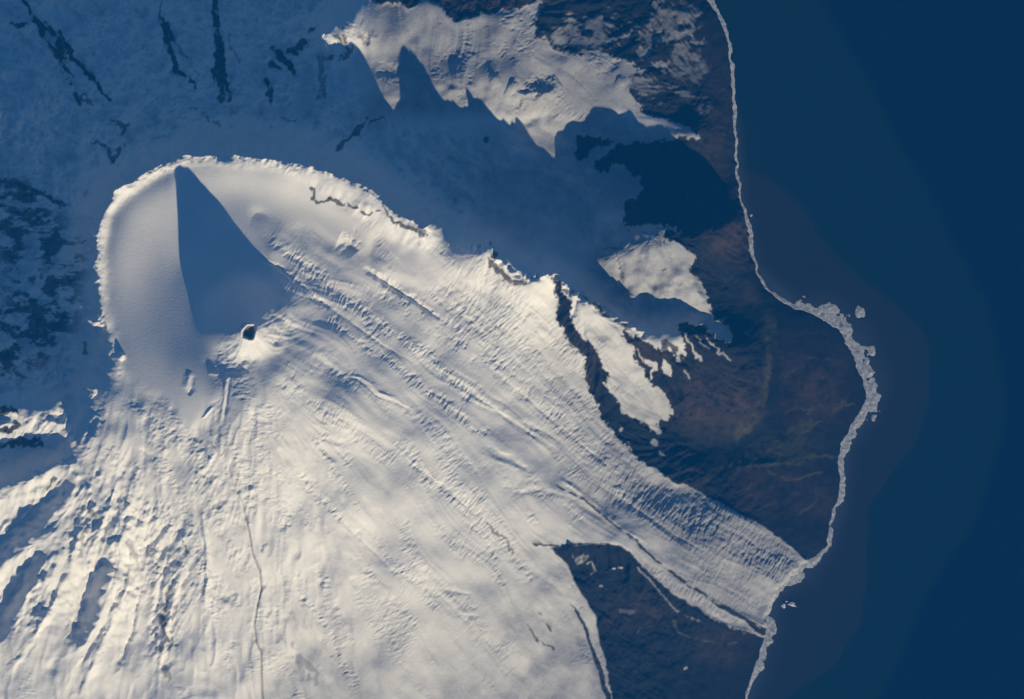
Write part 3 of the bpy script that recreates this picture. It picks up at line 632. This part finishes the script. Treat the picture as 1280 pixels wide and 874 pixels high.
o = grid_obj("terrain", fm, sv_, len(sx), m_ter, None, c2_); o["kind"] = "structure"; o["label"] = "outer snow and rock slopes of the island beyond the frame"

# ------------------------------------------------------------------ sea
def axis(lo, hi, st, far):
    c = list(np.arange(lo, hi+st, st)); a = c[0]; g = st; pre = []
    while a > -far: g *= 1.6; a -= g; pre.append(a)
    a = c[-1]; g = st; post = []
    while a < far: g *= 1.6; a += g; post.append(a)
    return np.array(pre[::-1]+c+post, np.float32)
ax_ = axis(700, 1400, 4, 24000); ay_ = axis(-120, 1000, 4, 24000)
AX, AY = np.meshgrid(ax_, ay_)
wj = np.sin(AY*.045)*5+np.sin(AY*.11+1)*2.5; wk = np.sin(AX*.06)*4+np.sin(AY*.021)*7
PL = [(921,205),(945,214),(965,224),(985,240),(1005,258),(1025,290),(1055,330),(1085,358),(1120,384),(1150,410),(1165,440),(1160,500),(1140,560),(1110,600),(1085,640),(1082,680),(1086,730),(1075,780),(1040,830),(1000,860),(960,900),(900,900),(900,205)]
GR = [(921,-120),(1000,-60),(1060,60),(1110,150),(1145,210),(1175,270),(1205,325),(1235,390),(1252,450),(1256,510),(1246,570),(1225,640),(1190,700),(1150,760),(1110,850),(1060,1000),(700,1000),(700,-120)]
def soft_poly(poly, w_):
    d, _ = seg_dist(AX+wj*.4, AY+wk*.4, [p for p in poly]+[poly[0]]); i_ = inside(AX+wj*.4, AY+wk*.4, poly)
    return sm(-w_, w_, np.where(i_, d, -d))
d_c, _ = seg_dist(AX, AY, [(p[0], p[1]) for p in CL])
p1 = soft_poly(PL, 3.5)*(.55+.4*np.exp(-d_c/70)); p2 = soft_poly(GR, 7)*.9
p1 = np.maximum(p1, .55*np.exp(-d_c/14)*(AY > 150))
SWx = [(860,-45,3),(917,150,4),(924,250,5),(944,337,4),(992,384,9),(1033,396,18),(1065,425,19),(1086,480,18),(1078,517,12),(1054,560,9),(1048,640,6),(1034,682,6),(1004,712,14),(972,742,4),(958,785,12),(940,850,10),(912,930,6)]
dh, wh = seg_dist(AX, AY, SWx); halo = np.exp(-(dh/(wh*1.1+3))**2)*.4
cs = np.stack([p1, p2, halo, p1*0+1], -1).reshape(-1, 4).astype(np.float32)
vsea = np.stack([(AX-CX)/U, (CY-AY)/U, AX*0], -1).reshape(-1, 3).astype(np.float32)
o = grid_obj("sea", np.ones((len(ay_)-1, len(ax_)-1), bool), vsea, len(ax_), m_sea, None, cs, "silt"); o["kind"] = "structure"; o["label"] = "deep blue sea with a paler band of silty water along the shore"

# ------------------------------------------------------------------ surf: a foam crust that rises out of the water along the beach
SW = [(860,-45,3),(881,-2,5),(896,14,6),(912,50,6),(916,85,3.5),(917,150,2.6),(920,215,2.4),(925,250,3),(933,275,3.5),(936,292,5),(940,312,4.5),(945,337,2.4),(957,360,2.4),(973,374,5),(992,384,8),
 (1014,391,13),(1033,401,17),(1050,412,18),(1061,430,16),(1069,455,13),(1078,472,12),(1083,490,14),(1081,507,14),(1075,517,10),(1061,535,7),(1054,550,9),(1050,565,9),(1048,582,5),(1052,600,5),
 (1049,622,8),(1043,634,6),(1039,647,4),(1036,665,3.5),(1034,682,4),(1023,692,8),(1010,702,9),(1001,709,12),(990,721,8),(973,738,3),(964,755,2),(957,770,3),(960,779,11),(956,797,9),(950,818,8),(943,838,7),(939,850,6),(930,880,5),(912,930,4)]
fs = .8
qx = np.arange(850, 1125, fs, dtype=np.float32); qy = np.arange(-60, 945, fs, dtype=np.float32)
QX, QY = np.meshgrid(qx, qy)
d_, wv_ = seg_dist(QX, QY, SW)
sdq = samp(sd_c, QX-X0, QY-Y0)
nq = noise(8, QX, QY)*.5+noise(4, QX, QY)*.3+noise(2, QX, QY)*.16
wv_ = wv_*.86*(1+.30*noise(13, QX, QY, seed=4))
f = 1-(-sdq)/np.maximum(wv_, 1.5)+nq*.42*np.clip(wv_/10, .25, 1)*np.clip((-sdq)/3, 0, 1)
for (bx, by, br) in ((1074,391,5.5),(1089,440,4),(1083,451,4),(939,268,1.4),(988,722,6),(978,735,4),(1085,443,2),(1092,522,3),(990,706,4)):
    f = np.maximum(f, (br-np.hypot(QX-bx, (QY-by)*.8)+nq*2.2)/br)
fz = np.clip(f, -1, 1)*(.35)+np.maximum(f, 0)*.25*(nq+.6)
fz = np.where(sdq > 1.5, -1, fz)
sv3 = np.stack([(QX-CX)/U, (CY-QY)/U, np.where(fz > 0, .05+fz, fz)/U], -1).reshape(-1, 3).astype(np.float32)
mx = np.maximum.reduce([fz[:-1, :-1], fz[1:, :-1], fz[:-1, 1:], fz[1:, 1:]]) > 0
o = grid_obj("surf", mx, sv3, len(qx), m_surf); o["kind"] = "structure"; o["label"] = "ragged white line of breaking surf along the shore"

# ------------------------------------------------------------------ icebergs adrift off the glacier front
def berg(x, y, a, b_, h, ang, seed, label):
    rr = np.random.default_rng(seed); n_ = 14; vs_ = []; fs_ = []
    rad = 1+.22*rr.standard_normal(n_); c, q = math.cos(ang), math.sin(ang)
    for kz, (sc_, z) in enumerate(((1.06, -.3), (1.0, .25), (.86, .62), (.5, .9))):
        for i in range(n_):
            th = 2*math.pi*i/n_; rx, ry = rad[i]*a*sc_*math.cos(th), rad[i]*b_*sc_*math.sin(th)
            vs_.append(((rx*c-ry*q)/U, (rx*q+ry*c)/U, h*(z+.08*rr.standard_normal())/U))
    for kz in range(3):
        for i in range(n_):
            i2 = (i+1) % n_; fs_.append((kz*n_+i, kz*n_+i2, (kz+1)*n_+i2, (kz+1)*n_+i))
    vs_.append((0, 0, h/U)); fs_ += [(3*n_+i, 3*n_+(i+1) % n_, 4*n_) for i in range(n_)]
    me = bpy.data.meshes.new("iceberg"); me.from_pydata(vs_, [], fs_); me.materials.append(m_ice)
    o = bpy.data.objects.new("iceberg", me); o.location = ((x-CX)/U, (CY-y)/U, 0); SC.collection.objects.link(o)
    o["label"] = label; o["category"] = "iceberg"; o["group"] = "icebergs adrift off the glacier front"
berg(990.5, 755, 4.6, 3.0, 1.5, -.6, 3, "largest pinkish white iceberg, farthest out from the glacier front")
berg(979.5, 757, 2.6, 3.2, 1.1, .3, 7, "middle-sized iceberg between the largest berg and the glacier front")
berg(983, 752, 1.4, 1.0, .6, .2, 9, "smallest ice fragment, just above the two larger bergs")

# ------------------------------------------------------------------ the air between the island and the camera
HZ = 0.00074
hb = bpy.data.meshes.new("haze")
e = 420.0; zb, zt = -1.0, CAM_H+3
hb.from_pydata([(-e,-e,zb),(e,-e,zb),(e,e,zb),(-e,e,zb),(-e,-e,zt),(e,-e,zt),(e,e,zt),(-e,e,zt)], [],
               [(3,2,1,0),(4,5,6,7),(0,1,5,4),(1,2,6,5),(2,3,7,6),(3,0,4,7)])
mh = bpy.data.materials.new("blue_air"); mh.use_nodes = True; t = mh.node_tree; t.nodes.clear()
out = t.nodes.new("ShaderNodeOutputMaterial"); pv = t.nodes.new("ShaderNodeVolumePrincipled")
pv.inputs["Color"].default_value = (.012, .285, 1.0, 1); pv.inputs["Density"].default_value = HZ
t.links.new(pv.outputs[0], out.inputs["Volume"]); hb.materials.append(mh)
ho = bpy.data.objects.new("haze", hb); SC.collection.objects.link(ho); ho["kind"] = "stuff"; ho["label"] = "thin blue air over the whole island"
